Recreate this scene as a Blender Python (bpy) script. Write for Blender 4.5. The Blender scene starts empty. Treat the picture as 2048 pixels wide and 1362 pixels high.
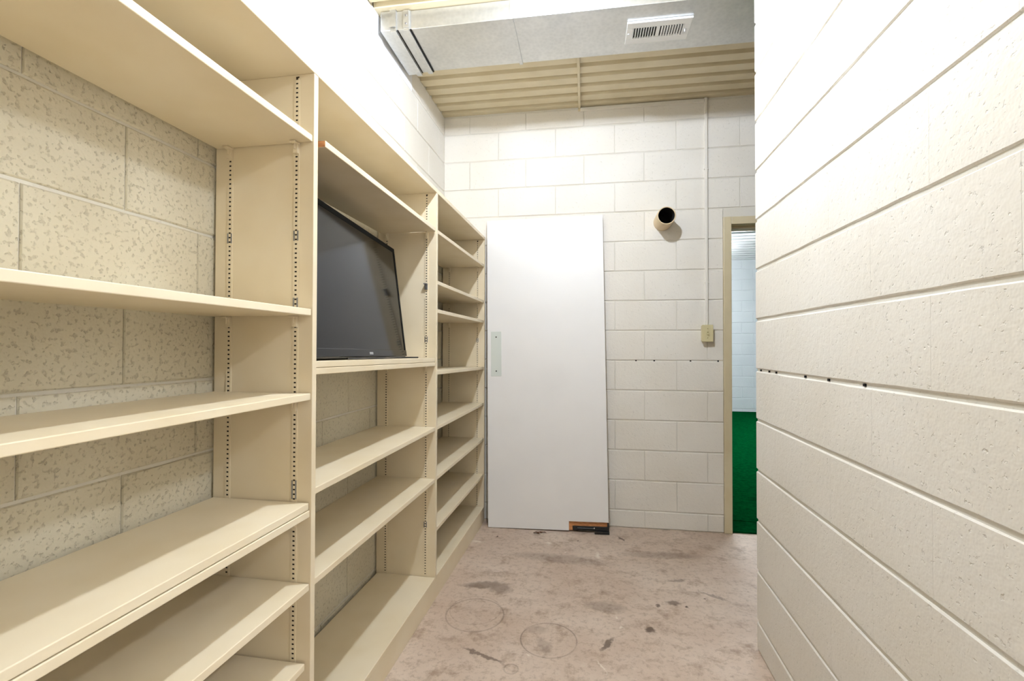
import bpy, bmesh, math, random
from mathutils import Matrix, Vector

random.seed(7)
S = bpy.context.scene
COL = S.collection

# ------------------------------------------------------------------ camera
PSI, PITCH, ROLL, CAMH = 0.1725, 0.013, 0.002, 1.2257
cd = bpy.data.cameras.new('camera')
cam = bpy.data.objects.new('camera', cd)
COL.objects.link(cam)
c, s = math.cos(PSI), math.sin(PSI)
cp, sp = math.cos(PITCH), math.sin(PITCH)
r0 = Vector((c, s, 0)); d0 = Vector((-s * cp, c * cp, sp)); u0 = Vector((s * sp, -c * sp, cp))
rr = r0 * math.cos(ROLL) + u0 * math.sin(ROLL)
uu = u0 * math.cos(ROLL) - r0 * math.sin(ROLL)
cam.matrix_world = Matrix(((rr.x, uu.x, -d0.x, 0), (rr.y, uu.y, -d0.y, 0), (rr.z, uu.z, -d0.z, CAMH), (0, 0, 0, 1)))
cd.sensor_width = 36.0
cd.lens = 942.5707 * 36.0 / 2048.0
cd.clip_start = 0.02
S.camera = cam

# ------------------------------------------------------------------ world / view / lamp levels
W = bpy.data.worlds.new('world'); S.world = W
W.use_nodes = True
W.node_tree.nodes['Background'].inputs[0].default_value = (0.9, 0.95, 1.0, 1)
W.node_tree.nodes['Background'].inputs[1].default_value = 0.05
S.view_settings.view_transform = 'Standard'
S.view_settings.look = 'None'
S.view_settings.gamma = 1.0
S.view_settings.use_curve_mapping = False
S.view_settings.exposure = 0.0
BULB = 1600.0         # emission of the bare bulb on the ceiling
GLOBE = 330.0         # emission of the globe lamp in the bay behind the viewer
GLOBE_POS = (1.75, 0.05, 2.79)
BULB_POS = (-0.15, 1.44, 2.815)
TUBE = 170.0           # emission of the fluorescent tubes in the next room

# ------------------------------------------------------------------ dimensions
XL, XF, XR = -1.0741, -0.7581, 0.6523      # left wall, shelf fronts, right wall
YB, YR = 3.2772, 2.0707                    # back wall at the left corner, end of the right wall
BS = 0.0197                                # the back wall, deck and duct run slightly askew
TH = math.atan(BS)
Z0 = 1.3358                                # one bed joint
CH, BL = 0.2032, 0.4064                    # course height, block length
HC = 2.8958                                # underside of the deck
U1, BAY, UT = 1.195, 1.0245, 0.02          # far edge of first visible upright, bay width, upright thickness
YREAR, XHALL, YFAR = -1.6, 2.5, 9.5
YP = YR - 3.75 * 0.4064                    # near end of the right wall, where the added light-blocking wall turns off

# ------------------------------------------------------------------ materials
def mat(name):
    m = bpy.data.materials.new(name); m.use_nodes = True
    nt = m.node_tree
    return m, nt, nt.nodes['Principled BSDF']

def N(nt, t, **kw):
    n = nt.nodes.new(t)
    for k, v in kw.items():
        if isinstance(k, str) and hasattr(n, k): setattr(n, k, v)
    return n

def srgb(r, g, b):
    f = lambda v: (v / 255 / 12.92) if v / 255 <= 0.04045 else ((v / 255 + 0.055) / 1.055) ** 2.4
    return (f(r), f(g), f(b), 1)

def pos(nt):
    return N(nt, 'ShaderNodeNewGeometry').outputs['Position']

def noise(nt, vec, scale, detail=4, rough=0.55):
    n = N(nt, 'ShaderNodeTexNoise')
    n.inputs['Scale'].default_value = scale; n.inputs['Detail'].default_value = detail
    n.inputs['Roughness'].default_value = rough
    nt.links.new(vec, n.inputs['Vector'])
    return n.outputs['Fac']

def ramp(nt, fac, p0, c0, p1, c1):
    n = N(nt, 'ShaderNodeValToRGB')
    e = n.color_ramp.elements
    e[0].position, e[0].color = p0, c0
    e[1].position, e[1].color = p1, c1
    nt.links.new(fac, n.inputs[0])
    return n.outputs[0]

def mixc(nt, fac, a, b, mode='MIX'):
    n = N(nt, 'ShaderNodeMix'); n.data_type = 'RGBA'; n.blend_type = mode
    for sock, v in ((0, fac), (6, a), (7, b)):
        if hasattr(v, 'links') or hasattr(v, 'is_linked'): nt.links.new(v, n.inputs[sock])
        else: n.inputs[sock].default_value = v
    return n.outputs[2]

def math_(nt, op, a, b=None, c=None, clamp=False):
    n = N(nt, 'ShaderNodeMath'); n.operation = op; n.use_clamp = clamp
    for i, v in enumerate((a, b, c)):
        if v is None: continue
        if hasattr(v, 'is_linked'): nt.links.new(v, n.inputs[i])
        else: n.inputs[i].default_value = v
    return n.outputs[0]

def bump(nt, bsdf, h, strength, dist):
    b = N(nt, 'ShaderNodeBump')
    b.inputs['Strength'].default_value = strength; b.inputs['Distance'].default_value = dist
    nt.links.new(h, b.inputs['Height']); nt.links.new(b.outputs[0], bsdf.inputs['Normal'])

def block_paint(name, base, dark, pit, bumpd=0.0022, rough=0.6, pscale=90.0, g0=0.62, amt=0.16):
    """thickly painted, open textured concrete block"""
    m, nt, b = mat(name)
    p = pos(nt)
    big = noise(nt, p, 3.0, 1)
    mid = noise(nt, p, 48.0, 2, 0.7)
    vd = ramp(nt, noise(nt, p, pscale, 2, 0.6), g0, (0, 0, 0, 1), g0 + 0.13, (1, 1, 1, 1))
    pits = vd
    col = mixc(nt, ramp(nt, big, 0.35, (0, 0, 0, 1), 0.7, (1, 1, 1, 1)), base, dark)
    col = mixc(nt, math_(nt, 'MULTIPLY', pits, amt), col, pit)
    nt.links.new(col, b.inputs['Base Color'])
    b.inputs['Roughness'].default_value = rough
    h = math_(nt, 'SUBTRACT', mid, math_(nt, 'MULTIPLY', pits, 0.6))
    bump(nt, b, h, 0.8, bumpd)
    return m

def paint(name, base, dark, rough=0.45, grain=0.0, bumpd=0.0004, nscale=5.0):
    m, nt, b = mat(name)
    p = pos(nt)
    col = mixc(nt, ramp(nt, noise(nt, p, nscale, 2, 0.6), 0.40, (0, 0, 0, 1), 0.72, (1, 1, 1, 1)), base, dark)
    nt.links.new(col, b.inputs['Base Color'])
    b.inputs['Roughness'].default_value = rough
    mp = N(nt, 'ShaderNodeMapping'); mp.inputs['Scale'].default_value = (160, 14, 160)
    nt.links.new(p, mp.inputs['Vector'])
    if grain: bump(nt, b, noise(nt, mp.outputs[0], 1.0, 1), 0.5, bumpd)
    return m

def plain(name, col, rough=0.5, metal=0.0, emit=None):
    m, nt, b = mat(name)
    b.inputs['Base Color'].default_value = col
    b.inputs['Roughness'].default_value = rough
    b.inputs['Metallic'].default_value = metal
    if emit:
        b.inputs['Emission Color'].default_value = emit[0]
        b.inputs['Emission Strength'].default_value = emit[1]
    return m

M = {}
M['block'] = block_paint('cream_painted_block', srgb(235, 229, 218), srgb(231, 224, 211), srgb(160, 150, 132))
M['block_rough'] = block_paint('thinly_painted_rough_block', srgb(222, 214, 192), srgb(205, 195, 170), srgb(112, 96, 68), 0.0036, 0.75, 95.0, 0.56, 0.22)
M['mortar'] = block_paint('cream_painted_mortar', srgb(226, 221, 210), srgb(218, 211, 196), srgb(160, 150, 132), 0.001)
M['far_block'] = block_paint('pale_blue_grey_painted_block', srgb(212, 217, 220), srgb(204, 210, 214), srgb(160, 168, 172), 0.0015)
M['shelf'] = paint('cream_shelf_paint', srgb(231, 216, 187), srgb(225, 208, 175), 0.42)
M['shelf_low'] = M['shelf']
M['frame'] = paint('beige_frame_paint', srgb(216, 202, 168), srgb(208, 192, 156), 0.4)
M['deck'] = paint('beige_deck_paint', srgb(222, 209, 178), srgb(213, 199, 166), 0.5)
M['ivory'] = plain('ivory_plastic', srgb(214, 202, 158), 0.35)
M['ivory_dark'] = plain('ivory_screw', srgb(180, 165, 120), 0.4)
M['white_metal'] = plain('white_enamel', srgb(238, 238, 238), 0.35)
M['white_plate'] = plain('white_gypsum_plate', srgb(240, 240, 241), 0.6)
M['laminate'] = paint('white_door_laminate', srgb(240, 237, 234), srgb(237, 234, 231), 0.35, nscale=3.0)
M['plate'] = plain('pale_cover_plate', srgb(214, 218, 210), 0.35)
M['black'] = plain('black_plastic', srgb(14, 14, 15), 0.35)
M['black_gap'] = plain('dark_void', srgb(12, 10, 8), 0.9)
M['chrome'] = plain('bright_steel', srgb(190, 190, 190), 0.25, 1.0)
M['clip_steel'] = plain('zinc_clip_steel', srgb(150, 150, 152), 0.4, 0.8)
M['channel'] = plain('dark_channel_steel', srgb(38, 28, 16), 0.7)
M['screen'] = plain('glossy_black_screen', srgb(14, 14, 15), 0.10)
M['screen'].node_tree.nodes['Principled BSDF'].inputs['IOR'].default_value = 1.30
M['bezel'] = plain('matt_black_bezel', srgb(6, 6, 6), 0.7)
M['bezel'].node_tree.nodes['Principled BSDF'].inputs['Specular IOR Level'].default_value = 0.15
M['pipe'] = plain('cream_painted_pipe', srgb(226, 203, 164), 0.4)
M['bore_shade'] = plain('shade_black_pipe_bore', srgb(10, 7, 5), 0.95)  # black colour stands for the deep shade inside the pipe
M['logo'] = plain('silver_print', srgb(200, 200, 200), 0.4)
M['leaf'] = plain('dry_brown_leaf', srgb(92, 56, 30), 0.8)
M['slab'] = plain('plaster_backing', srgb(232, 226, 216), 0.8)
M['porcelain'] = plain('white_porcelain', srgb(235, 233, 228), 0.3)

# orange raw wood
m, nt, b = mat('raw_orange_wood')
mp = N(nt, 'ShaderNodeMapping'); mp.inputs['Scale'].default_value = (30, 30, 260)
nt.links.new(pos(nt), mp.inputs['Vector'])
nt.links.new(ramp(nt, noise(nt, mp.outputs[0], 1.0, 3), 0.35, srgb(168, 104, 58), 0.65, srgb(208, 148, 96)), b.inputs['Base Color'])
b.inputs['Roughness'].default_value = 0.6
M['wood'] = m

# galvanised sheet
m, nt, b = mat('galvanised_sheet')
p = pos(nt)
v = N(nt, 'ShaderNodeTexVoronoi'); v.inputs['Scale'].default_value = 55.0
nt.links.new(p, v.inputs['Vector'])
f = math_(nt, 'ADD', math_(nt, 'MULTIPLY', noise(nt, p, 6.0, 4), 0.7), math_(nt, 'MULTIPLY', v.outputs['Distance'], 0.4))
nt.links.new(ramp(nt, f, 0.2, srgb(192, 193, 192), 0.85, srgb(212, 212, 210)), b.inputs['Base Color'])
b.inputs['Metallic'].default_value = 0.9
b.inputs['Roughness'].default_value = 0.34
bump(nt, b, noise(nt, p, 9.0, 3), 0.25, 0.004)
M['galv'] = m

# green carpet
m, nt, b = mat('green_carpet')
p = pos(nt)
f = noise(nt, p, 26.0, 6, 0.75)
nt.links.new(ramp(nt, f, 0.3, srgb(0, 36, 16), 0.72, srgb(2, 74, 35)), b.inputs['Base Color'])
b.inputs['Roughness'].default_value = 0.95
b.inputs['Specular IOR Level'].default_value = 0.0
bump(nt, b, noise(nt, p, 240.0, 3, 0.7), 1.0, 0.006)
M['carpet'] = m

# stained concrete floor
m, nt, b = mat('stained_concrete')
p = pos(nt)
n1 = noise(nt, p, 2.2, 6, 0.62); n2 = noise(nt, p, 9.0, 4, 0.7); n3 = noise(nt, p, 38.0, 4, 0.75)
col = ramp(nt, n1, 0.33, srgb(192, 169, 150), 0.70, srgb(214, 196, 179))
col = mixc(nt, ramp(nt, n2, 0.52, (0, 0, 0, 1), 0.72, (1, 1, 1, 1)), col, srgb(158, 134, 114))
col = mixc(nt, ramp(nt, n3, 0.50, (0, 0, 0, 1), 0.75, (0.7, 0.7, 0.7, 1)), col, srgb(140, 117, 99))
col = mixc(nt, ramp(nt, noise(nt, p, 17.0, 4, 0.6), 0.62, (0, 0, 0, 1), 0.76, (0.6, 0.6, 0.6, 1)), col, srgb(214, 198, 180))
wob = N(nt, 'ShaderNodeTexNoise'); wob.inputs['Scale'].default_value = 30.0; wob.inputs['Detail'].default_value = 3
nt.links.new(p, wob.inputs['Vector'])
vm = N(nt, 'ShaderNodeVectorMath'); vm.operation = 'MULTIPLY_ADD'
nt.links.new(wob.outputs['Color'], vm.inputs[0]); vm.inputs[1].default_value = (0.05, 0.05, 0); nt.links.new(p, vm.inputs[2])
vs = N(nt, 'ShaderNodeVectorMath'); vs.operation = 'SUBTRACT'
nt.links.new(vm.outputs[0], vs.inputs[0]); vs.inputs[1].default_value = (0.025, 0.025, 0)
wp = vs.outputs[0]
def dist(src, x, y, sx=1.0, sy=1.0, rot=0.0):
    mp = N(nt, 'ShaderNodeMapping'); mp.vector_type = 'TEXTURE'
    mp.inputs['Location'].default_value = (x, y, 0); mp.inputs['Scale'].default_value = (sx, sy, 1)
    mp.inputs['Rotation'].default_value = (0, 0, rot)
    nt.links.new(src, mp.inputs['Vector'])
    l = N(nt, 'ShaderNodeVectorMath'); l.operation = 'LENGTH'
    nt.links.new(mp.outputs[0], l.inputs[0])
    return l.outputs['Value']
acc = None
for x, y, r, w_, amt in ((-0.188, 1.985, 0.117, 0.0045, 0.62), (-0.538, 2.112, 0.132, 0.006, 0.5), (-0.3116, 1.781, 0.027, 0.005, 0.45),
                         (-0.36, 1.62, 0.05, 0.005, 0.4), (-0.545, 2.15, 0.118, 0.004, 0.3)):
    d = math_(nt, 'ABSOLUTE', math_(nt, 'SUBTRACT', dist(p, x, y), r))
    f = math_(nt, 'MULTIPLY', math_(nt, 'SUBTRACT', 1.0, math_(nt, 'DIVIDE', d, w_), clamp=True), amt)
    f = math_(nt, 'MULTIPLY', f, ramp(nt, n2, 0.3, (0.35, 0.35, 0.35, 1), 0.6, (1, 1, 1, 1)))
    acc = f if acc is None else math_(nt, 'MAXIMUM', acc, f)
for x, y, sx, sy, rot, amt in ((-0.55, 2.38, 0.13, 0.035, 0.2, 0.55), (-0.47, 2.36, 0.06, 0.05, 0, 0.5), (0.05, 2.283, 0.10, 0.05, 0, 0.35),
        (0.235, 2.136, 0.022, 0.022, 0.4, 0.85), (0.052, 1.992, 0.014, 0.05, -0.5, 0.8), (0.372, 2.371, 0.035, 0.02, 0, 0.7),
        (-0.437, 1.841, 0.10, 0.010, -0.35, 0.7), (0.43, 2.60, 0.05, 0.014, 0.3, 0.5), (0.58, 2.47, 0.07, 0.012, -0.5, 0.5),
        (0.43, 2.345, 0.007, 0.007, 0, 1.0), (0.30, 2.335, 0.010, 0.018, 0, 0.8), (0.60, 1.80, 0.010, 0.010, 0, 1.0), (0.53, 2.43, 0.006, 0.006, 0, 1.0),
        (-0.1, 3.02, 0.008, 0.008, 0, 1.0), (-0.62, 3.00, 0.008, 0.008, 0, 1.0), (0.17, 3.10, 0.010, 0.03, 0.5, 0.8),
        (-0.25, 2.05, 0.05, 0.03, 0, 0.25), (-0.2, 1.94, 0.03, 0.06, 0.5, 0.3), (0.4, 2.9, 0.25, 0.05, 0.1, 0.3), (-0.2, 2.75, 0.3, 0.06, -0.05, 0.3)):
    d = dist(wp, x, y, sx, sy, rot)
    f = math_(nt, 'MULTIPLY', math_(nt, 'MULTIPLY', math_(nt, 'SUBTRACT', 1.15, d, clamp=True), 2.0, clamp=True), amt)
    acc = math_(nt, 'MAXIMUM', acc, f)
col = mixc(nt, acc, col, srgb(84, 64, 50))
acc = None
for x, y, sx, sy, rot in ((0.02, 2.83, 0.012, 0.06, 0.1), (-0.28, 2.95, 0.02, 0.03, 0), (0.1, 2.2, 0.01, 0.01, 0), (0.03, 1.85, 0.006, 0.05, 0.5),
                          (-0.26, 1.87, 0.010, 0.010, 0), (-0.72, 2.9, 0.05, 0.02, 0), (0.12, 2.13, 0.01, 0.01, 0), (-0.17, 2.84, 0.01, 0.01, 0)):
    d = dist(wp, x, y, sx, sy, rot)
    f = math_(nt, 'MULTIPLY', math_(nt, 'SUBTRACT', 1.1, d, clamp=True), 0.9)
    acc = f if acc is None else math_(nt, 'MAXIMUM', acc, f)
col = mixc(nt, acc, col, srgb(226, 216, 200))
nt.links.new(col, b.inputs['Base Color'])
b.inputs['Roughness'].default_value = 0.55
bump(nt, b, math_(nt, 'ADD', n3, n2), 0.35, 0.002)
M['concrete'] = m

# ------------------------------------------------------------------ mesh helpers
class MB:
    def __init__(self): self.v = []; self.f = []
    def box(self, x0, x1, y0, y1, z0, z1):
        n = len(self.v)
        self.v += [(x0, y0, z0), (x1, y0, z0), (x1, y1, z0), (x0, y1, z0), (x0, y0, z1), (x1, y0, z1), (x1, y1, z1), (x0, y1, z1)]
        self.f += [tuple(n + i for i in q) for q in ((0, 3, 2, 1), (4, 5, 6, 7), (0, 1, 5, 4), (1, 2, 6, 5), (2, 3, 7, 6), (3, 0, 4, 7))]
        return self
    def prism(self, pts, y0, y1):
        """polygon in x,z (counter-clockwise seen from -y) extruded from y0 to y1"""
        n = len(self.v); k = len(pts)
        self.v += [(x, y0, z) for x, z in pts] + [(x, y1, z) for x, z in pts]
        self.f.append(tuple(range(n, n + k))); self.f.append(tuple(range(n + 2 * k - 1, n + k - 1, -1)))
        for i in range(k):
            j = (i + 1) % k
            self.f.append((n + i, n + k + i, n + k + j, n + j))
        return self
    def lathe(self, prof, seg=32, axis='z', o=(0, 0, 0)):
        n = len(self.v); k = len(prof)
        for i in range(seg):
            a = 2 * math.pi * i / seg
            for r, h in prof:
                if axis == 'z': q = (r * math.cos(a), r * math.sin(a), h)
                else: q = (r * math.cos(a), h, r * math.sin(a))
                self.v.append((q[0] + o[0], q[1] + o[1], q[2] + o[2]))
        for i in range(seg):
            j = (i + 1) % seg
            for t in range(k - 1):
                self.f.append((n + i * k + t, n + j * k + t, n + j * k + t + 1, n + i * k + t + 1))
        return self
    def tube(self, pts, r, seg=8):
        n = len(self.v)
        for i, q in enumerate(pts):
            q = Vector(q)
            d = (Vector(pts[min(i + 1, len(pts) - 1)]) - Vector(pts[max(i - 1, 0)])).normalized()
            a = d.cross(Vector((0, 0, 1)))
            if a.length < 1e-3: a = d.cross(Vector((1, 0, 0)))
            a.normalize(); b_ = d.cross(a)
            for k in range(seg):
                t = 2 * math.pi * k / seg
                self.v.append(tuple(q + a * (r * math.cos(t)) + b_ * (r * math.sin(t))))
        for i in range(len(pts) - 1):
            for k in range(seg):
                k2 = (k + 1) % seg
                self.f.append((n + i * seg + k, n + i * seg + k2, n + (i + 1) * seg + k2, n + (i + 1) * seg + k))
        self.f.append(tuple(range(n, n + seg))); e = n + (len(pts) - 1) * seg
        self.f.append(tuple(range(e + seg - 1, e - 1, -1)))
        return self
    def mesh(self, name, material, bevel=0.0, seg=2, smooth=False):
        me = bpy.data.meshes.new(name)
        me.from_pydata(self.v, [], self.f)
        bm = bmesh.new(); bm.from_mesh(me)
        bmesh.ops.recalc_face_normals(bm, faces=bm.faces)
        if bevel:
            bmesh.ops.bevel(bm, geom=[e for e in bm.edges if e.calc_face_angle(0) > 0.6], offset=bevel, segments=seg, profile=0.5, affect='EDGES')
        bm.to_mesh(me); bm.free()
        if smooth:
            for q in me.polygons: q.use_smooth = True
            me.set_sharp_from_angle(angle=math.radians(40))
        me.materials.append(material)
        return me

def obj(name, me, parent=None, loc=None, rot=None):
    o = bpy.data.objects.new(name, me); COL.objects.link(o)
    if parent is not None: o.parent = parent
    if loc is not None: o.location = loc
    if rot is not None: o.rotation_euler = rot
    return o

def box(name, material, lo, hi, parent=None, bevel=0.0, seg=2, loc=None):
    return obj(name, MB().box(lo[0], hi[0], lo[1], hi[1], lo[2], hi[2]).mesh(name, material, bevel, seg), parent, loc)

def tag(o, label, cat, group=None, kind=None):
    o['label'] = label; o['category'] = cat
    if group: o['group'] = group
    if kind: o['kind'] = kind
    return o

def empty(name, loc=(0, 0, 0), rz=0.0):
    o = bpy.data.objects.new(name, None); COL.objects.link(o)
    o.empty_display_size = 0.1
    o.location = loc; o.rotation_euler = (0, 0, rz)
    return o

def structure(o, label, cat='wall'):
    o['kind'] = 'structure'; o['label'] = label; o['category'] = cat
    return o

# ------------------------------------------------------------------ block walls
_cache = {}
def block_mesh(L, H, vg, hg, material, var, depth=0.05, n=4):
    """one block face: local x along the wall, z up, front face at y=0 looking along -y"""
    key = (round(L, 3), round(H, 3), vg, hg, material.name, var)
    if key in _cache: return _cache[key]
    rnd = random.Random(hash((round(L * 1000), round(H * 1000), var)))
    bv = 0.0035; bvv = min(0.003, vg * 0.6)
    k = max(1, min(n, int(round(L / 0.1))))
    x0, x1 = vg / 2, L - vg / 2; z0_, z1_ = hg / 2, H - hg / 2
    V, F = [], []
    rows = []
    for zi, (z, y, inx) in enumerate(((z0_, depth, 0), (z0_, bv, 0), (z0_ + bv, 0, 1), (z1_ - bv, 0, 1), (z1_, bv, 0), (z1_, depth, 0))):
        row = []
        for i in range(k + 1):
            t = i / k
            x = x0 + (x1 - x0) * t
            if inx: x = (x0 + bvv) + (x1 - x0 - 2 * bvv) * t
            j = rnd.uniform(-0.0014, 0.0014) if zi in (1, 2, 3, 4) and 0 < i < k else 0
            row.append(len(V)); V.append((x, y, z + j))
        rows.append(row)
    for a in range(5):
        for i in range(k):
            F.append((rows[a][i], rows[a][i + 1], rows[a + 1][i + 1], rows[a + 1][i]))
    for i in (0, k):
        q = [rows[a][i] for a in range(6)]
        F.append((q[1], q[2], q[3], q[4])); F.append((q[0], q[1], q[4], q[5]))
    F.append((rows[0][0], rows[0][k], rows[5][k], rows[5][0]))
    me = bpy.data.meshes.new('block'); me.from_pydata(V, [], F)
    bm = bmesh.new(); bm.from_mesh(me)
    bmesh.ops.recalc_face_normals(bm, faces=bm.faces)
    bm.to_mesh(me); bm.free()
    me.materials.append(material)
    _cache[key] = me
    return me

def block_wall(parent, org, ang, u0_, u1_, top, phase_odd, phase_even, vg=0.006, hg=0.008, material=None, openings=(), zref=Z0, proud=0.0015, low_material=None):
    """blocks along the direction `ang` from org; they face to the right hand side of that direction... (-y local)"""
    material = material or M['block']
    R = Matrix.Rotation(ang, 4, 'Z')
    kmin = math.ceil((0 - zref) / CH); k = kmin
    while zref + (k - 1) * CH < top - 0.02:
        za, zb = max(0.0, zref + (k - 1) * CH), min(top, zref + k * CH)
        if zb - za > 0.02:
            ph = phase_odd if k % 2 else phase_even
            spans = [(u0_, u1_)]
            for (a, b_, oz0, oz1) in openings:
                if zb > oz0 + 0.02 and za < oz1 - 0.02:
                    new = []
                    for (p0, p1) in spans:
                        if b_ <= p0 or a >= p1: new.append((p0, p1)); continue
                        if a > p0: new.append((p0, a))
                        if b_ < p1: new.append((b_, p1))
                    spans = new
            for (p0, p1) in spans:
                z_lo = za
                for (a, b_, oz0, oz1) in openings:
                    pass
                n0 = math.floor((p0 - ph) / BL) - 1
                cuts = [p0] + [ph + i * BL for i in range(n0, n0 + 60) if p0 + 0.03 < ph + i * BL < p1 - 0.03] + [p1]
                for a, b_ in zip(cuts[:-1], cuts[1:]):
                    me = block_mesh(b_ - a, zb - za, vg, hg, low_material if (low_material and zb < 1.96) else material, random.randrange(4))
                    o = bpy.data.objects.new('block', me); COL.objects.link(o); o.parent = parent
                    yo = -random.uniform(0, proud)
                    o.matrix_local = Matrix.Translation(Vector(org)) @ R @ Matrix.Translation(Vector((a, yo, za)))
        k += 1

REC = 0.0045     # how far the mortar sits behind the block faces
# floor
fl = box('floor', M['concrete'], (XL - 0.25, YREAR - 0.2, -0.1), (XHALL + 0.2, YB + 0.262, 0.0))
structure(fl, 'bare stained concrete floor with ring marks', 'floor')

# left wall
wl = box('wall_left', M['mortar'], (XL - 0.2, YREAR, 0), (XL - REC, YB + 0.2, HC + 0.06))
structure(wl, 'cream painted block wall behind the shelving')
block_wall(wl, (XL, 0, 0), math.pi / 2, 0.12, YB + 0.01, HC, 0.9216 + CH, 0.9216, vg=0.003, hg=0.007, low_material=M['block_rough'])

# right wall (ends at YR); its blocks face -x : run direction is -y
wr = box('wall_right', M['mortar'], (XR + REC, YP, 0), (XR + 0.2, YR - 0.004, HC + 0.06))
structure(wr, 'cream painted block wall close on the right')
block_wall(wr, (XR, 0, 0), -math.pi / 2, -YR, -YP, HC, -YR, -YR + CH, vg=0.0002, hg=0.010, proud=0.0)
wpt = box('wall_lamp_shield', M['block'], (XR + 0.2, YP, 0), (XHALL, YP + 0.2, HC + 0.06))  # unseen wall added to stop the globe lamp reaching the back wall
structure(wpt, 'added unseen cream wall returning to the right, keeping the globe lamp off the back wall')

# back wall, slightly askew, with the doorway
FR = Matrix.Translation((XL, YB, 0)) @ Matrix.Rotation(TH, 4, 'Z')
DO0, DO1, DOT = 1.9185, 1.9185 + 0.955, 2.088          # rough opening
bw = MB()
bw.box(-0.2, DO0, REC, 0.2, 0, HC + 0.06).box(DO1, 3.8, REC, 0.2, 0, HC + 0.06).box(DO0, DO1, REC, 0.2, DOT, HC + 0.06)
wb = obj('wall_back', bw.mesh('wall_back', M['mortar'])); wb.matrix_world = FR
structure(wb, 'cream painted block wall at the end of the room')
jo = (0.546 - XL) / math.cos(TH); je = (0.3324 - XL) / math.cos(TH) + 0.004
block_wall(wb, (0, 0, 0), 0.0, 0.0, 3.55, 2.885, jo, je, vg=0.003, hg=0.007, openings=((DO0, DO1, 0, DOT),))

# the remaining shell: behind the camera and the passage to the right
structure(box('wall_rear', M['slab'], (XL - 0.2, YREAR - 0.2, 0), (XHALL + 0.2, YREAR, HC + 0.06)), 'plain cream wall behind the viewer')
structure(box('wall_passage', M['slab'], (XHALL, YREAR, 0), (XHALL + 0.2, YB + 0.2, HC + 0.06)), 'plain cream wall closing the side passage')

# dark pits in one bed joint of the right and back walls
pm = MB()
zj = Z0 - CH
for yy in (2.02, 1.93, 1.86, 1.62, 1.47, 1.29):
    pm.box(XR + 0.0, XR + 0.006, yy - 0.004, yy + 0.004, zj - 0.003, zj + 0.004)
o = obj('mortar_pit', pm.mesh('mortar_pit', M['black_gap']), wr); o['kind'] = 'stuff'
pm = MB()
for uu_ in (1.355, 1.475, 1.71, 1.885):
    pm.box(uu_ - 0.005, uu_ + 0.005, 0.0005, 0.006, zj - 0.0045, zj + 0.0035)
o = obj('mortar_pit', pm.mesh('mortar_pit', M['black_gap']), wb); o['kind'] = 'stuff'

# ------------------------------------------------------------------ ceiling deck
def deck(name, x0, x1, y0, y1, zb, pitch, wb_, wt, web, depth, material, anchor=0.0):
    mb = MB(); P = []
    y = y0 + ((anchor - y0) % pitch) - pitch
    while y < y1:
        P += [(y, zb), (y + wb_, zb), (y + wb_ + web, zb + depth), (y + wb_ + web + wt, zb + depth)]
        y += pitch
    P = [q for q in P if y0 - 0.2 <= q[0] <= y1]
    n = len(P)
    for x in (x0, x1):
        mb.v += [(x, a, z) for a, z in P]
    top = zb + depth + 0.03
    mb.v += [(x0, P[0][0], top), (x0, P[-1][0], top), (x1, P[0][0], top), (x1, P[-1][0], top)]
    for i in range(n - 1): mb.f.append((i, i + 1, n + i + 1, n + i))
    b0 = 2 * n
    mb.f.append((b0, b0 + 1, b0 + 3, b0 + 2))
    mb.f.append(tuple(range(n)) + (b0 + 1, b0)); mb.f.append(tuple(range(n, 2 * n)) + (b0 + 3, b0 + 2))
    mb.f.append((0, n, b0 + 2, b0)); mb.f.append((n - 1, 2 * n - 1, b0 + 3, b0 + 1))
    return mb.mesh(name, material)
ce = obj('ceiling', deck('ceiling', -0.02, 3.75, -5.2, 0.05, HC, 0.1075, 0.066, 0.0175, 0.012, 0.040, M['deck'], anchor=-0.045))
ce.matrix_world = FR
structure(ce, 'beige corrugated steel deck ceiling', 'ceiling')
tr = MB().box(0.98, 1.80, -0.012, 0.02, 2.862, 2.886).mesh('trim_1', M['block'], 0.002)
tr = obj('trim_1', tr); tr.matrix_world = FR
structure(tr, 'narrow cream filler strip under the deck', 'trim')

# ------------------------------------------------------------------ doorway
door = empty('door_1'); door.matrix_world = FR
structure(door, 'beige steel door frame with an open doorway', 'door frame')
FW = 0.05
for a, b_, n in ((DO0, DO0 + FW, 'jamb'), (DO1 - FW, DO1, 'jamb')):
    j = box(n, M['frame'], (a, -0.012, 0), (b_, 0.212, DOT), door, 0.003)
    inner = b_ if a == DO0 else a
    sx = (inner, inner + 0.012) if a == DO0 else (inner - 0.012, inner)
    st = box('door_stop', M['frame'], (sx[0], 0.06, 0), (sx[1], 0.15, DOT - FW - 0.005), door, 0.002)
h_ = box('header', M['frame'], (DO0 + FW, -0.012, DOT - FW), (DO1 - FW, 0.212, DOT), door, 0.003)
box('header_stop', M['frame'], (DO0 + FW, 0.06, DOT - FW - 0.012), (DO1 - FW, 0.15, DOT - FW), door, 0.002)
box('strike_plate', M['channel'], (DO0 + FW - 0.002, 0.005, 0.94), (DO0 + FW + 0.003, 0.045, 1.06), door, 0.001)

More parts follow.
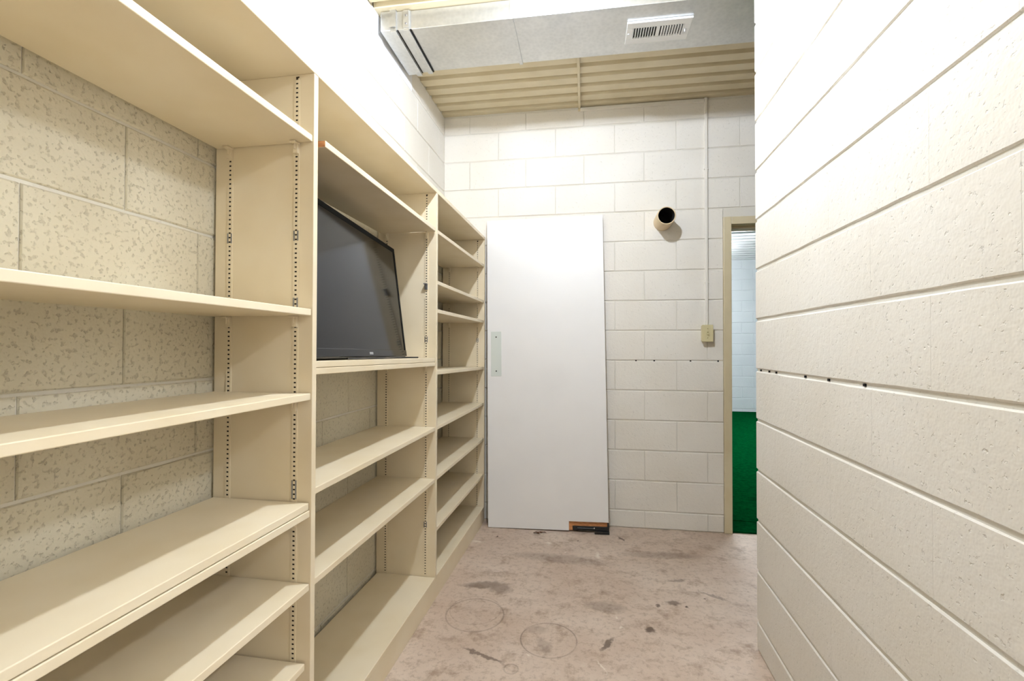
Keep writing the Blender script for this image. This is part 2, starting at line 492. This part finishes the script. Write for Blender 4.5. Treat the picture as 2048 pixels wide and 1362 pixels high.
# ------------------------------------------------------------------ next room seen through the doorway
fx0, fx1 = -1.2, 5.4
y_in = YB + 0.26
cm_ = MB().box(fx0, fx1, YB + 0.262, YFAR, -0.1, 0.012)
ca = obj('carpet', cm_.mesh('carpet', M['carpet']))
cs = box('carpet_strip', M['carpet'], (DO0 + FW + 0.004, 0.012, 0.0004), (DO1 - FW - 0.004, 0.205, 0.012))
cs.matrix_world = FR
tag(cs, 'strip of green carpet lying in the doorway between the jambs', 'carpet')
tag(ca, 'green low pile carpet in the room beyond the doorway', 'carpet')
wf = box('wall_far', M['far_block'], (fx0, YFAR + REC, 0), (fx1, YFAR + 0.2, 3.0))
structure(wf, 'pale blue grey block wall of the next room')
block_wall(wf, (0, YFAR, 0), 0.0, 1.0, 5.0, 2.875, 0.1, 0.1 + CH, vg=0.006, hg=0.010, material=M['far_block'], zref=0.06)
structure(box('wall_far_left', M['far_block'], (fx0 - 0.2, y_in, 0), (fx0, YFAR + 0.2, 3.0)), 'pale side wall of the next room, left')
structure(box('wall_far_right', M['far_block'], (fx1, y_in, 0), (fx1 + 0.2, YFAR + 0.2, 3.0)), 'pale side wall of the next room, right')
fw = MB().box(fx0, XL - 0.2, YB + 0.06, YB + 0.26, 0, 3.0).box(XHALL + 0.2, fx1, YB + 0.06, YB + 0.26, 0, 3.0)
structure(obj('wall_far_front', fw.mesh('wall_far_front', M['far_block'])), 'front wall of the next room beside the doorway')
cf = obj('ceiling_far', deck('ceiling_far', fx0, fx1, YB + 0.28, YFAR + 0.15, 2.875, 0.2, 0.12, 0.04, 0.02, 0.035, M['white_plate']))
structure(cf, 'white corrugated steel deck ceiling of the next room', 'ceiling')
tube_m = plain('fluorescent_tube', (0.8, 0.9, 1, 1), 0.4, 0, ((0.93, 0.97, 1.0, 1), TUBE))
for (x, y, rz, lab) in ((2.75, 6.3, 0, 'white fluorescent strip light to the right on the next room ceiling'),
                        (1.25, 5.9, 0, 'white fluorescent strip light nearest the doorway on the next room ceiling'),
                        (1.35, 8.3, 0, 'white fluorescent strip light by the far wall of the next room')):
    e = empty('strip_light', (x, y, 2.872), rz)
    tag(e, lab, 'ceiling light', 'strip lights in the next room')
    box('housing', M['white_metal'], (-0.62, -0.045, -0.30), (0.62, 0.045, -0.25), e, 0.004)
    for sx in (-0.45, 0.45):
        obj('stem', MB().tube([(sx, 0, -0.252), (sx, 0, 0)], 0.006, 8).mesh('stem', M['white_metal'], smooth=True), e)
    for dy in (-0.068, 0.068):
        obj('tube', MB().tube([(-0.58, dy, -0.275), (0.58, dy, -0.275)], 0.016, 6).mesh('tube', tube_m, smooth=True), e)
        for sx in (-0.6, 0.6):
            box('lamp_holder', M['white_metal'], (sx - 0.012, min(dy, 0.6 * dy) - 0.008, -0.292), (sx + 0.012, max(dy, 0.6 * dy) + 0.008, -0.258), e, 0.002)

# ------------------------------------------------------------------ ceiling bulb (just above the frame)
e = empty('bulb_lamp', (BULB_POS[0], BULB_POS[1], HC))
tag(e, 'bare white bulb in a porcelain holder on the deck', 'lamp')
obj('lamp_holder', MB().lathe([(0.0, 0.0), (0.055, 0.0), (0.055, -0.012), (0.03, -0.03), (0.024, -0.045), (0.0, -0.045)], 24).mesh('lamp_holder', M['porcelain'], smooth=True), e)
bulb_m = plain('lit_bulb', (1, 0.97, 0.92, 1), 0.4, 0, ((0.87, 0.985, 1.17, 1), BULB))
dz = BULB_POS[2] - HC
obj('bulb', MB().lathe([(0.0, dz - 0.042), (0.02, dz - 0.037), (0.036, dz - 0.022), (0.042, dz), (0.036, dz + 0.02), (0.022, dz + 0.036), (0.0, dz + 0.036)], 10).mesh('bulb', bulb_m, smooth=True), e)

e = empty('globe_lamp', (GLOBE_POS[0], GLOBE_POS[1], HC))
tag(e, 'white opal globe lamp on the deck behind the viewer', 'lamp')
obj('lamp_holder', MB().lathe([(0.0, 0.0), (0.07, 0.0), (0.07, -0.02), (0.0, -0.02)], 24).mesh('lamp_holder', M['porcelain'], smooth=True), e)
globe_m = plain('lit_opal_globe', (1, 0.97, 0.92, 1), 0.4, 0, ((0.87, 0.985, 1.17, 1), GLOBE))
dz = GLOBE_POS[2] - HC
obj('globe', MB().lathe([(0.085 * math.sin(math.pi * i / 6), dz - 0.085 * math.cos(math.pi * i / 6)) for i in range(7)], 12).mesh('globe', globe_m, smooth=True), e)

# ------------------------------------------------------------------ shelving unit
sh = empty('shelving_unit', (0, 0, 0))
tag(sh, 'cream painted built-in wooden shelving unit along the left wall', 'shelves')
XBK = -1.064
CAPZ = 1.978
ups = [U1 - BAY, U1, U1 + BAY, U1 + 2 * BAY]
for u in ups:
    box('upright', M['shelf'], (XBK, u - UT, 0.09), (XF, u, CAPZ), sh, 0.0015)
box('top_board', M['shelf'], (XBK, ups[0] - UT, CAPZ), (XF + 0.001, ups[-1], CAPZ + 0.02), sh, 0.002)
box('plinth', M['shelf'], (XF - 0.02, ups[0] - UT, 0.0), (XF - 0.001, ups[-1], 0.089), sh, 0.0015)
box('plinth', M['shelf'], (XBK, ups[-1] - UT, 0.0), (XF - 0.02, ups[-1], 0.089), sh, 0.0015)['label'] = 'end panel of the plinth'

def board(name, bay, zl, zr, parent, x0=XBK + 0.006, x1=XF - 0.003, t=0.0185, dxl=0.0, gapl=0.002, gapr=0.002):
    """a shelf board whose top is at zl (near end) and zr (far end)"""
    ya, yb = ups[bay] + gapl, ups[bay + 1] - UT - gapr
    L = yb - ya
    me = MB().box(x0, x1, 0, L, -t, 0).mesh(name, M['shelf'], 0.0018)
    o = obj(name, me, parent)
    o.location = (0, ya, zl)
    o.rotation_euler = (math.atan2(zr - zl, L), 0, 0)
    if dxl:
        a = math.atan2(dxl, L)
        o.rotation_euler[2] = a
        o.location = (dxl + math.sin(-a) * 0 + 0.0, ya + 0.004, zl)
    return o

SH = {0: [(1.805, 1.805), (1.3275, 1.3275), (1.0975, 1.0975), (0.780, 0.780), (0.582, 0.582), (0.369, 0.369), (0.108, 0.108)],
      1: [(1.165, 1.149), (0.834, 0.834), (0.584, 0.584), (0.108, 0.108)],
      2: [(1.803, 1.803), (1.5505, 1.5505), (1.410, 1.410), (1.105, 1.084), (0.834, 0.834), (0.588, 0.588), (0.338, 0.338), (0.108, 0.108)]}
for bay, rows in SH.items():
    for i, (a, b_) in enumerate(rows):
        base = a < 0.12
        kw = {}
        if bay == 0 and abs(a - 0.369) < 1e-3: kw = dict(x1=XF - 0.012, gapr=0.006)
        kw.setdefault('x1', XF + 0.0005 if base else XF - 0.003)
        o = board('base_board' if base else 'shelf', bay, a, b_, sh, **kw)
# the shelf above the television sits crooked: its near end is pulled forward and shows raw wood
L = BAY - UT - 0.010
o = board('shelf', 1, 1.804, 1.804, sh, dxl=0.0)
a = math.atan2(0.017, L)
o.rotation_euler = (0, 0, a); o.location = (0.017 - math.sin(a) * 0 + (-XF) * (1 - math.cos(a)) , ups[1] + 0.004 + 0.0, 1.804)
# keep the rotated board clear of the upright behind: rotate about its near front corner
piv = Vector((XF - 0.003 + 0.018, ups[1] + 0.012, 1.804))
o.matrix_world = Matrix.Translation(piv) @ Matrix.Rotation(a, 4, 'Z') @ Matrix.Translation(Vector((-(XF - 0.003), 0, 0)))
o.data = MB().box(XBK + 0.02, XF - 0.003, 0, L - 0.012, -0.0185, 0).mesh('shelf', M['shelf'], 0.0018)
eg = box('end_grain', M['wood'], (XBK + 0.022, -0.0006, -0.0175), (XF - 0.0045, 0.001, -0.001), o)
eg['label'] = 'raw orange end grain of the shelf'

# loose spare boards lying on two of the shelves
o = board('spare_board', 0, 0.780 + 0.0205, 0.780 + 0.0205, None, x1=XF - 0.0045, gapl=0.0046, gapr=0.0046)
tag(o, 'loose cream shelf board doubled up on a lower shelf of the nearest bay', 'shelf board', 'spare boards')
o = board('spare_board', 1, 1.165 + 0.0196, 1.149 + 0.0196, None, x1=XF - 0.0045, gapl=0.0046, gapr=0.0046)
tag(o, 'loose cream shelf board lying under the black television', 'shelf board', 'spare boards')

# slotted standards let into the uprights
def standard_mesh(z0_, z1_):
    mb = MB(); w, hw, hh, pitch, t = 0.0155, 0.0066, 0.0042, 0.0127, 0.003
    n = int((z1_ - z0_) / pitch)
    def quad(x0, x1, a, b_):
        k = len(mb.v); mb.v.extend([(x0, -t, a), (x1, -t, a), (x1, -t, b_), (x0, -t, b_)]); mb.f.append((k, k + 1, k + 2, k + 3))
    zt = z0_ + n * pitch
    quad(-w / 2, -hw / 2, z0_, zt); quad(hw / 2, w / 2, z0_, zt)
    z = z0_
    for i in range(n):
        quad(-hw / 2, hw / 2, z, z + pitch - hh); z += pitch
    k = len(mb.v)
    for x in (-w / 2, w / 2):
        k = len(mb.v); mb.v.extend([(x, -t, z0_), (x, 0, z0_), (x, 0, zt), (x, -t, zt)]); mb.f.append((k, k + 1, k + 2, k + 3))
    me = bpy.data.meshes.new('standard'); me.from_pydata(mb.v, [], mb.f); me.materials.append(M['shelf'])
    return me
st_me = standard_mesh(0.112, 1.972)
ch_me = MB().box(-0.0045, 0.0045, -0.0008, 0.0005, 0.112, 1.972).mesh('channel', M['channel'])
SX = (-0.8085, -1.0155)
for ui, u in enumerate(ups):
    for face in (-1, 1):
        if (ui == 0 and face < 0) or (ui == 3 and face > 0): continue
        for x in SX:
            y = u - UT if face < 0 else u
            o = obj('standard', st_me, sh, (x, y, 0), (0, 0, 0 if face < 0 else math.pi))
            k = obj('channel', ch_me, o)
# shelf clips: bent steel tabs hooked into the standards
cm = MB()
cm.prism([(-0.0075, -0.030), (0.0075, -0.030), (0.0075, -0.004), (0.004, 0.0), (-0.004, 0.0), (-0.0075, -0.004)], -0.0095, -0.003)
cm.box(-0.0085, 0.0085, -0.024, -0.003, -0.005, 0.0)
cm.prism([(-0.0020, -0.020), (0.0020, -0.020), (0.0020, -0.003), (-0.0020, -0.003)], -0.015, -0.0085)
clip_me = cm.mesh('shelf_clip', M['shelf'], 0.0008, 1)
clip_steel = clip_me.copy(); clip_steel.materials.clear(); clip_steel.materials.append(M['clip_steel'])
def clip(u, x, z, face=-1, me=clip_me):
    return obj('shelf_clip', me, sh, (x, u - UT if face < 0 else u, z), (0, 0, 0 if face < 0 else math.pi))
for bay, rows in SH.items():
    rr_ = list(rows) + ([(1.804, 1.804)] if bay == 1 else [])
    for a, b_ in rr_:
        if a < 0.12: continue
        for x in SX:
            clip(ups[bay + 1], x, b_ - 0.0190); clip(ups[bay], x, a - 0.0190, 1)
clip(ups[2], SX[0], 1.533, -1, clip_steel)['label'] = 'leftover zinc clip'
# bare steel patches where clips used to sit
pt = MB().box(-0.0078, -0.0034, -0.0036, -0.0031, -0.014, 0.014).box(0.0034, 0.0078, -0.0036, -0.0031, -0.014, 0.014).mesh('bare_patch', M['clip_steel'])
for u, x, z in ((ups[1], SX[0], 1.530), (ups[1], SX[1], 1.530), (ups[1], SX[0], 1.345), (ups[1], SX[0], 0.845), (ups[1], SX[0], 0.822), (ups[2], SX[0], 1.26), (ups[3], SX[0], 1.27), (ups[2], SX[0], 0.36)):
    obj('bare_patch', pt, sh, (x, u - UT, z))

# ------------------------------------------------------------------ television leaning on the middle shelf
BRp, BLp = Vector((-0.853, 2.062, 1.1696)), Vector((-0.7755, 1.208, 1.1835))
ax = (BRp - BLp); TW = ax.length; ax.normalize()
lean = math.radians(7.4)
nrm = Vector((0, 0, 1)).cross(ax).normalized()            # towards -x (behind the set)
nrm = nrm if nrm.x < 0 else -nrm
up = (Vector((0, 0, 1)) * math.cos(lean) + nrm * math.sin(lean)); up = (up - ax * up.dot(ax)).normalized()
bk = up.cross(ax); bk = bk if bk.x < 0 else -bk
tv = empty('television')
# local axes: x along the width, y to the back, z up
tv.matrix_world = Matrix(((ax.x, bk.x, up.x, BLp.x), (ax.y, bk.y, up.y, BLp.y), (ax.z, bk.z, up.z, BLp.z + 0.007), (0, 0, 0, 1)))
tag(tv, 'black flat-screen television leaning back on the middle shelf', 'television')
THt = 0.507
box('casing', M['black'], (0, 0.004, 0), (TW, 0.036, THt), tv, 0.004)
box('back_cover', M['black'], (0.12, 0.036, 0.05), (TW - 0.12, 0.075, THt - 0.16), tv, 0.012)
bz = MB()
bz.box(0, TW, 0, 0.005, THt - 0.020, THt).box(0, 0.020, 0, 0.005, 0.03, THt - 0.020).box(TW - 0.020, TW, 0, 0.005, 0.03, THt - 0.020)
obj('bezel', bz.mesh('bezel', M['bezel'], 0.001, 1), tv)
box('chin', M['screen'], (0, -0.002, 0.004), (TW, 0.005, 0.031), tv, 0.0015)
box('screen', M['screen'], (0.013, 0.0015, 0.030), (TW - 0.013, 0.0045, THt - 0.0135), tv)
lg = MB()
for i in range(3):
    x0_ = TW * 0.5 - 0.016 + i * 0.0115
    lg.box(x0_, x0_ + 0.009, -0.0026, -0.0018, 0.0155, 0.0175).box(x0_, x0_ + 0.0025, -0.0026, -0.0018, 0.012, 0.021).box(x0_ + 0.0065, x0_ + 0.009, -0.0026, -0.0018, 0.012, 0.021)
    lg.box(x0_, x0_ + 0.009, -0.0026, -0.0018, 0.0195, 0.021)
obj('logo', lg.mesh('logo', M['logo']), tv)['label'] = 'small silver maker mark'
# flat black lead lying along its foot
def shz(y): return 1.1846 + (1.1686 - 1.1846) * (y - ups[1]) / (BAY - UT)
cpts = []
for i in range(25):
    t = i / 24
    y = 1.40 + t * (1.94 - 1.40)
    x = -0.7755 - 0.0908 * (y - 1.208) + 0.012 + 0.006 * math.sin(t * 14.0)
    cpts.append((x, y, shz(y) + 0.0045))
cpts.append((-0.806, 1.975, shz(1.975) + 0.0045)); cpts.append((-0.792, 2.005, shz(2.005) + 0.0045)); cpts.append((-0.786, 2.03, shz(2.03) + 0.0045))
co = obj('power_lead', MB().tube(cpts, 0.0032, 8).mesh('power_lead', M['black'], smooth=True))
tag(co, 'thin black lead lying on the shelf in front of the television', 'cable')

# ------------------------------------------------------------------ white door slab leaning on the back wall
DW, DH, DT = 0.803, 2.112, 0.036
Pbl = Vector((-0.7086, 3.136, 0.002))
Ptl = Vector((-0.7450, 3.236, 2.108)); Pbr = Vector((0.0940, 3.158, 0.016))
zax = (Ptl - Pbl).normalized(); xax = (Pbr - Pbl); xax = (xax - zax * xax.dot(zax)).normalized(); yax = zax.cross(xax)
ds = empty('door_slab')
ds.matrix_world = Matrix(((xax.x, yax.x, zax.x, Pbl.x), (xax.y, yax.y, zax.y, Pbl.y), (xax.z, yax.z, zax.z, Pbl.z), (0, 0, 0, 1)))
tag(ds, 'plain white door slab leaning upright on the back wall', 'door')
NX, NZ = DW - 0.258, 0.060
obj('face_panel', MB().prism([(0, 0), (NX, 0), (NX, NZ), (DW, NZ), (DW, DH), (0, DH)], 0, 0.012).mesh('face_panel', M['laminate'], 0.0008, 1), ds)
cr = MB().prism([(0.0005, 0.0), (NX + 0.024, 0.0), (NX + 0.024, 0.030), (DW - 0.0005, 0.030), (DW - 0.0005, DH - 0.0005), (0.0005, DH - 0.0005)], 0.012, 0.030)
obj('core', cr.mesh('core', M['wood']), ds)['label'] = 'raw orange wood core shown in the notch'
box('back_panel', M['laminate'], (0, 0.030, 0.0), (DW, DT, DH), ds)
hw_ = box('closer_body', M['black'], (NX + 0.0245, 0.006, 0.0), (DW - 0.004, 0.0295, 0.0295), ds, 0.003)
obj('spindle', MB().tube([(NX + 0.055, 0.003, 0.017), (NX + 0.16, 0.003, 0.017)], 0.006, 10).mesh('spindle', M['black'], smooth=True), hw_)
obj('screw', MB().lathe([(0, -0.0015), (0.005, -0.001), (0.005, 0.002), (0, 0.002)], 10, 'y', (NX + 0.165, 0.003, 0.020)).mesh('screw', M['chrome']), hw_)
box('pivot_foot', M['black'], (DW - 0.092, -0.012, -0.014), (DW + 0.004, 0.03, 0.004), ds, 0.002)
box('pivot_post', M['black'], (DW - 0.008, -0.004, 0.0), (DW + 0.002, 0.03, 0.055), ds, 0.001)
pl_ = box('cover_plate', M['plate'], (0.026, -0.002, 1.020), (0.098, 0.001, 1.328), ds, 0.001)
for z in (1.055, 1.290):
    obj('screw', MB().lathe([(0, -0.0035), (0.0045, -0.0028), (0.005, -0.002), (0, -0.002)], 10, 'y', (0.062, 0, z)).mesh('screw', M['channel']), pl_)

# crumbs of dead leaf at its foot
lf = MB()
for (x, y, r_, n_) in ((-0.372, 3.092, 0.020, 7), (-0.352, 3.105, 0.016, 6), (-0.335, 3.108, 0.022, 7)):
    k = len(lf.v); lf.v.append((x, y, 0.008))
    for i in range(n_):
        a = 2 * math.pi * i / n_; q = r_ * random.uniform(0.4, 1.1)
        lf.v.append((x + q * math.cos(a) * 1.3, y + q * math.sin(a) * 0.6, random.uniform(0.001, 0.012)))
    for i in range(n_): lf.f.append((k, k + 1 + i, k + 1 + (i + 1) % n_))
me = bpy.data.meshes.new('dead_leaf'); me.from_pydata(lf.v, [], lf.f); me.materials.append(M['leaf'])
o = obj('dead_leaf', me); tag(o, 'crumpled brown dead leaf on the floor by the white door', 'leaf')

# ------------------------------------------------------------------ things on the back wall
def on_back(name, u, z, y=0.0):
    e = empty(name); e.matrix_world = FR @ Matrix.Translation((u, y, z)); return e
ub = lambda x: (x - XL) / math.cos(TH)
e = on_back('vent_pipe', ub(0.455), 2.069)
tag(e, 'short cream pipe stub sticking out of the back wall', 'pipe')
RO, RI, PL = 0.0585, 0.0515, 0.172
obj('pipe_wall', MB().lathe([(RO, 0.02), (RO, -PL + 0.003), (RO - 0.002, -PL), (RI + 0.001, -PL), (RI, -PL + 0.002), (RI, -PL + 0.02)], 40, 'y').mesh('pipe_wall', M['pipe'], smooth=True), e)
obj('bore', MB().lathe([(RI - 0.0004, -PL + 0.003), (RI - 0.0004, -0.006), (0.0, -0.006)], 40, 'y').mesh('bore', M['bore_shade'], smooth=True), e)

e = on_back('light_switch', ub(0.7345), 1.316)
tag(e, 'ivory surface-mounted light switch box beside the door frame', 'light switch')
box('back_box', M['ivory'], (-0.033, -0.038, -0.052), (0.033, 0.0, 0.052), e, 0.003)
fp = box('face_plate', M['ivory'], (-0.035, -0.044, -0.056), (0.035, -0.037, 0.056), e, 0.003)
tg = MB().prism([(-0.005, -0.011), (0.005, -0.011), (0.005, 0.011), (-0.005, 0.011)], -0.046, -0.043)
obj('toggle_slot', tg.mesh('toggle_slot', M['ivory_dark']), e)
t_ = box('toggle', M['ivory'], (-0.004, -0.058, -0.009), (0.004, -0.044, 0.001), e, 0.0015)
for z in (0.030, -0.030):
    obj('screw', MB().lathe([(0, -0.0455), (0.003, -0.045), (0.0035, -0.044), (0, -0.044)], 10, 'y', (0, 0, z)).mesh('screw', M['ivory_dark']), fp)

e = on_back('cable_raceway', ub(0.7365), 0.0)
tag(e, 'thin cream cable raceway running from deck to light switch', 'raceway')
box('cover', M['block'], (-0.0095, -0.013, 1.372), (0.0095, 0.0, 2.893), e, 0.003)
for z in (1.655, 2.415):
    box('strap', M['block'], (-0.013, -0.0145, z - 0.004), (0.013, 0.0, z + 0.004), e, 0.001)

# rod running under the deck
e = empty('deck_rod'); e.matrix_world = FR
tag(e, 'cream painted flat bar fixed across the deck flutes', 'bar')
box('bar', M['deck'], (ub(-0.1005) - 0.008, -0.72, HC - 0.014), (ub(-0.1005) + 0.008, -0.004, HC - 0.0005), e, 0.002)
box('end_tab', M['deck'], (ub(-0.1005) - 0.0085, -0.006, HC - 0.030), (ub(-0.1005) + 0.0085, -0.001, HC - 0.001), e, 0.001)

# ------------------------------------------------------------------ air duct under the deck
du = empty('air_duct'); du.matrix_world = FR
tag(du, 'galvanised sheet metal air duct hung across the room under the deck', 'duct')
dy0, dy1 = 2.194 - YB, 2.553 - YB
dzb, dzt = 2.800, 2.892
X_ = lambda x: x - XL
box('duct_section', M['galv'], (X_(-0.918), dy0, dzb), (X_(-0.4125), dy1, dzt), du, 0.002)
box('duct_section', M['galv'], (X_(-0.4125), dy0, dzb), (3.5, dy1, dzt), du, 0.002)
def band(name, xa, xb, g, parent=du):
    mb = MB()
    mb.box(xa, xb, dy0 - g, dy1 + g, dzb - g, dzb)
    mb.box(xa, xb, dy0 - g, dy0, dzb, dzt).box(xa, xb, dy1, dy1 + g, dzb, dzt)
    return obj(name, mb.mesh(name, M['galv'], 0.0008, 1), parent)
band('seam_cleat', X_(-0.4205), X_(-0.403), 0.006)
box('collar', M['galv'], (0.004, dy0 - 0.014, dzb - 0.006), (X_(-0.992), dy1 + 0.012, dzt), du, 0.003)
box('collar_neck', M['galv'], (X_(-0.992), dy0 - 0.004, dzb - 0.002), (X_(-0.918), dy1 + 0.003, dzt), du, 0.001)
band('drive_cleat', X_(-1.018), X_(-0.988), 0.014)
band('drive_cleat', X_(-0.950), X_(-0.922), 0.010)
gp = MB().box(X_(-0.986), X_(-0.981), dy0 - 0.006, dy1 + 0.005, dzb - 0.004, dzb - 0.001).box(X_(-0.9215), X_(-0.914), dy0 - 0.002, dy1 + 0.004, dzb - 0.004, dzb - 0.0005)
obj('seam_gap', gp.mesh('seam_gap', M['black_gap']), du)
box('hanger_strap', M['galv'], (X_(-1.022), dy0 - 0.017, dzb + 0.01), (X_(-0.990), dy0 - 0.0145, HC + 0.03), du, 0.0005)
tb = box('strap_tab', M['galv'], (X_(-0.952), dy0 - 0.0135, dzb + 0.002), (X_(-0.924), dy0 - 0.0105, dzt - 0.004), du, 0.0005)
for z in (dzb + 0.022, dzb + 0.062):
    obj('screw', MB().lathe([(0, -0.004), (0.0045, -0.003), (0.0045, 0), (0, 0)], 8, 'y', (X_(-0.938), dy0 - 0.0135, z)).mesh('screw', M['clip_steel']), tb)

e = empty('wall_plate'); e.matrix_world = FR
wp_ = box('collar_board', M['white_plate'], (0.0003, 2.135 - YB, 2.747), (0.004, 2.648 - YB, 2.894), None, 0.001)
wp_.matrix_world = Matrix.Translation((XL, YB, 0))
bpy.data.objects.remove(e)
tag(wp_, 'white square board on the left wall around the duct end', 'board')

# register on the underside of the duct
rg = empty('vent_register'); rg.matrix_world = FR @ Matrix.Translation((ub(0.2935), 2.41 - 0.027 - YB, dzb))
tag(rg, 'white metal louvred air register on the underside of the duct', 'air vent')
RW, RD = 0.153, 0.082
IW, ID = 0.122, 0.038
fr = MB()
z0_, z1_ = -0.008, -0.0005
fr.box(-RW, RW, -RD, -ID, z0_, z1_).box(-RW, RW, ID, RD, z0_, z1_).box(-RW, -IW, -ID, ID, z0_, z1_).box(IW, RW, -ID, ID, z0_, z1_).box(-0.009, 0.009, -ID, ID, z0_, z1_)
obj('frame', fr.mesh('frame', M['white_metal'], 0.002, 1), rg)
lip = MB().box(-RW, RW, -RD - 0.002, -RD + 0.004, z0_ - 0.003, -0.0005).mesh('rim', M['white_metal'], 0.001, 1)
obj('rim', lip, rg)
box('damper', M['black_gap'], (-IW, -ID, -0.0012), (IW, ID, -0.0005), rg)
sl = MB().box(-0.0010, 0.0010, -ID, ID, -0.005, 0.004).mesh('louvre', M['white_metal'])
for side in (-1, 1):
    for i in range(9):
        x = side * (0.009 + (i + 0.5) * (IW - 0.009) / 9.0) + side * 0.003
        obj('louvre', sl, rg, (x, 0, -0.0062), (0, side * -0.75, 0))
box('lever', M['white_metal'], (IW + 0.004, -0.006, -0.022), (IW + 0.008, 0.004, -0.007), rg, 0.001)
for x in (-RW + 0.012, RW - 0.012):
    obj('screw', MB().lathe([(0, -0.011), (0.004, -0.010), (0.005, -0.008), (0, -0.008)], 10, 'z', (x, 0, 0)).mesh('screw', M['white_metal']), rg)
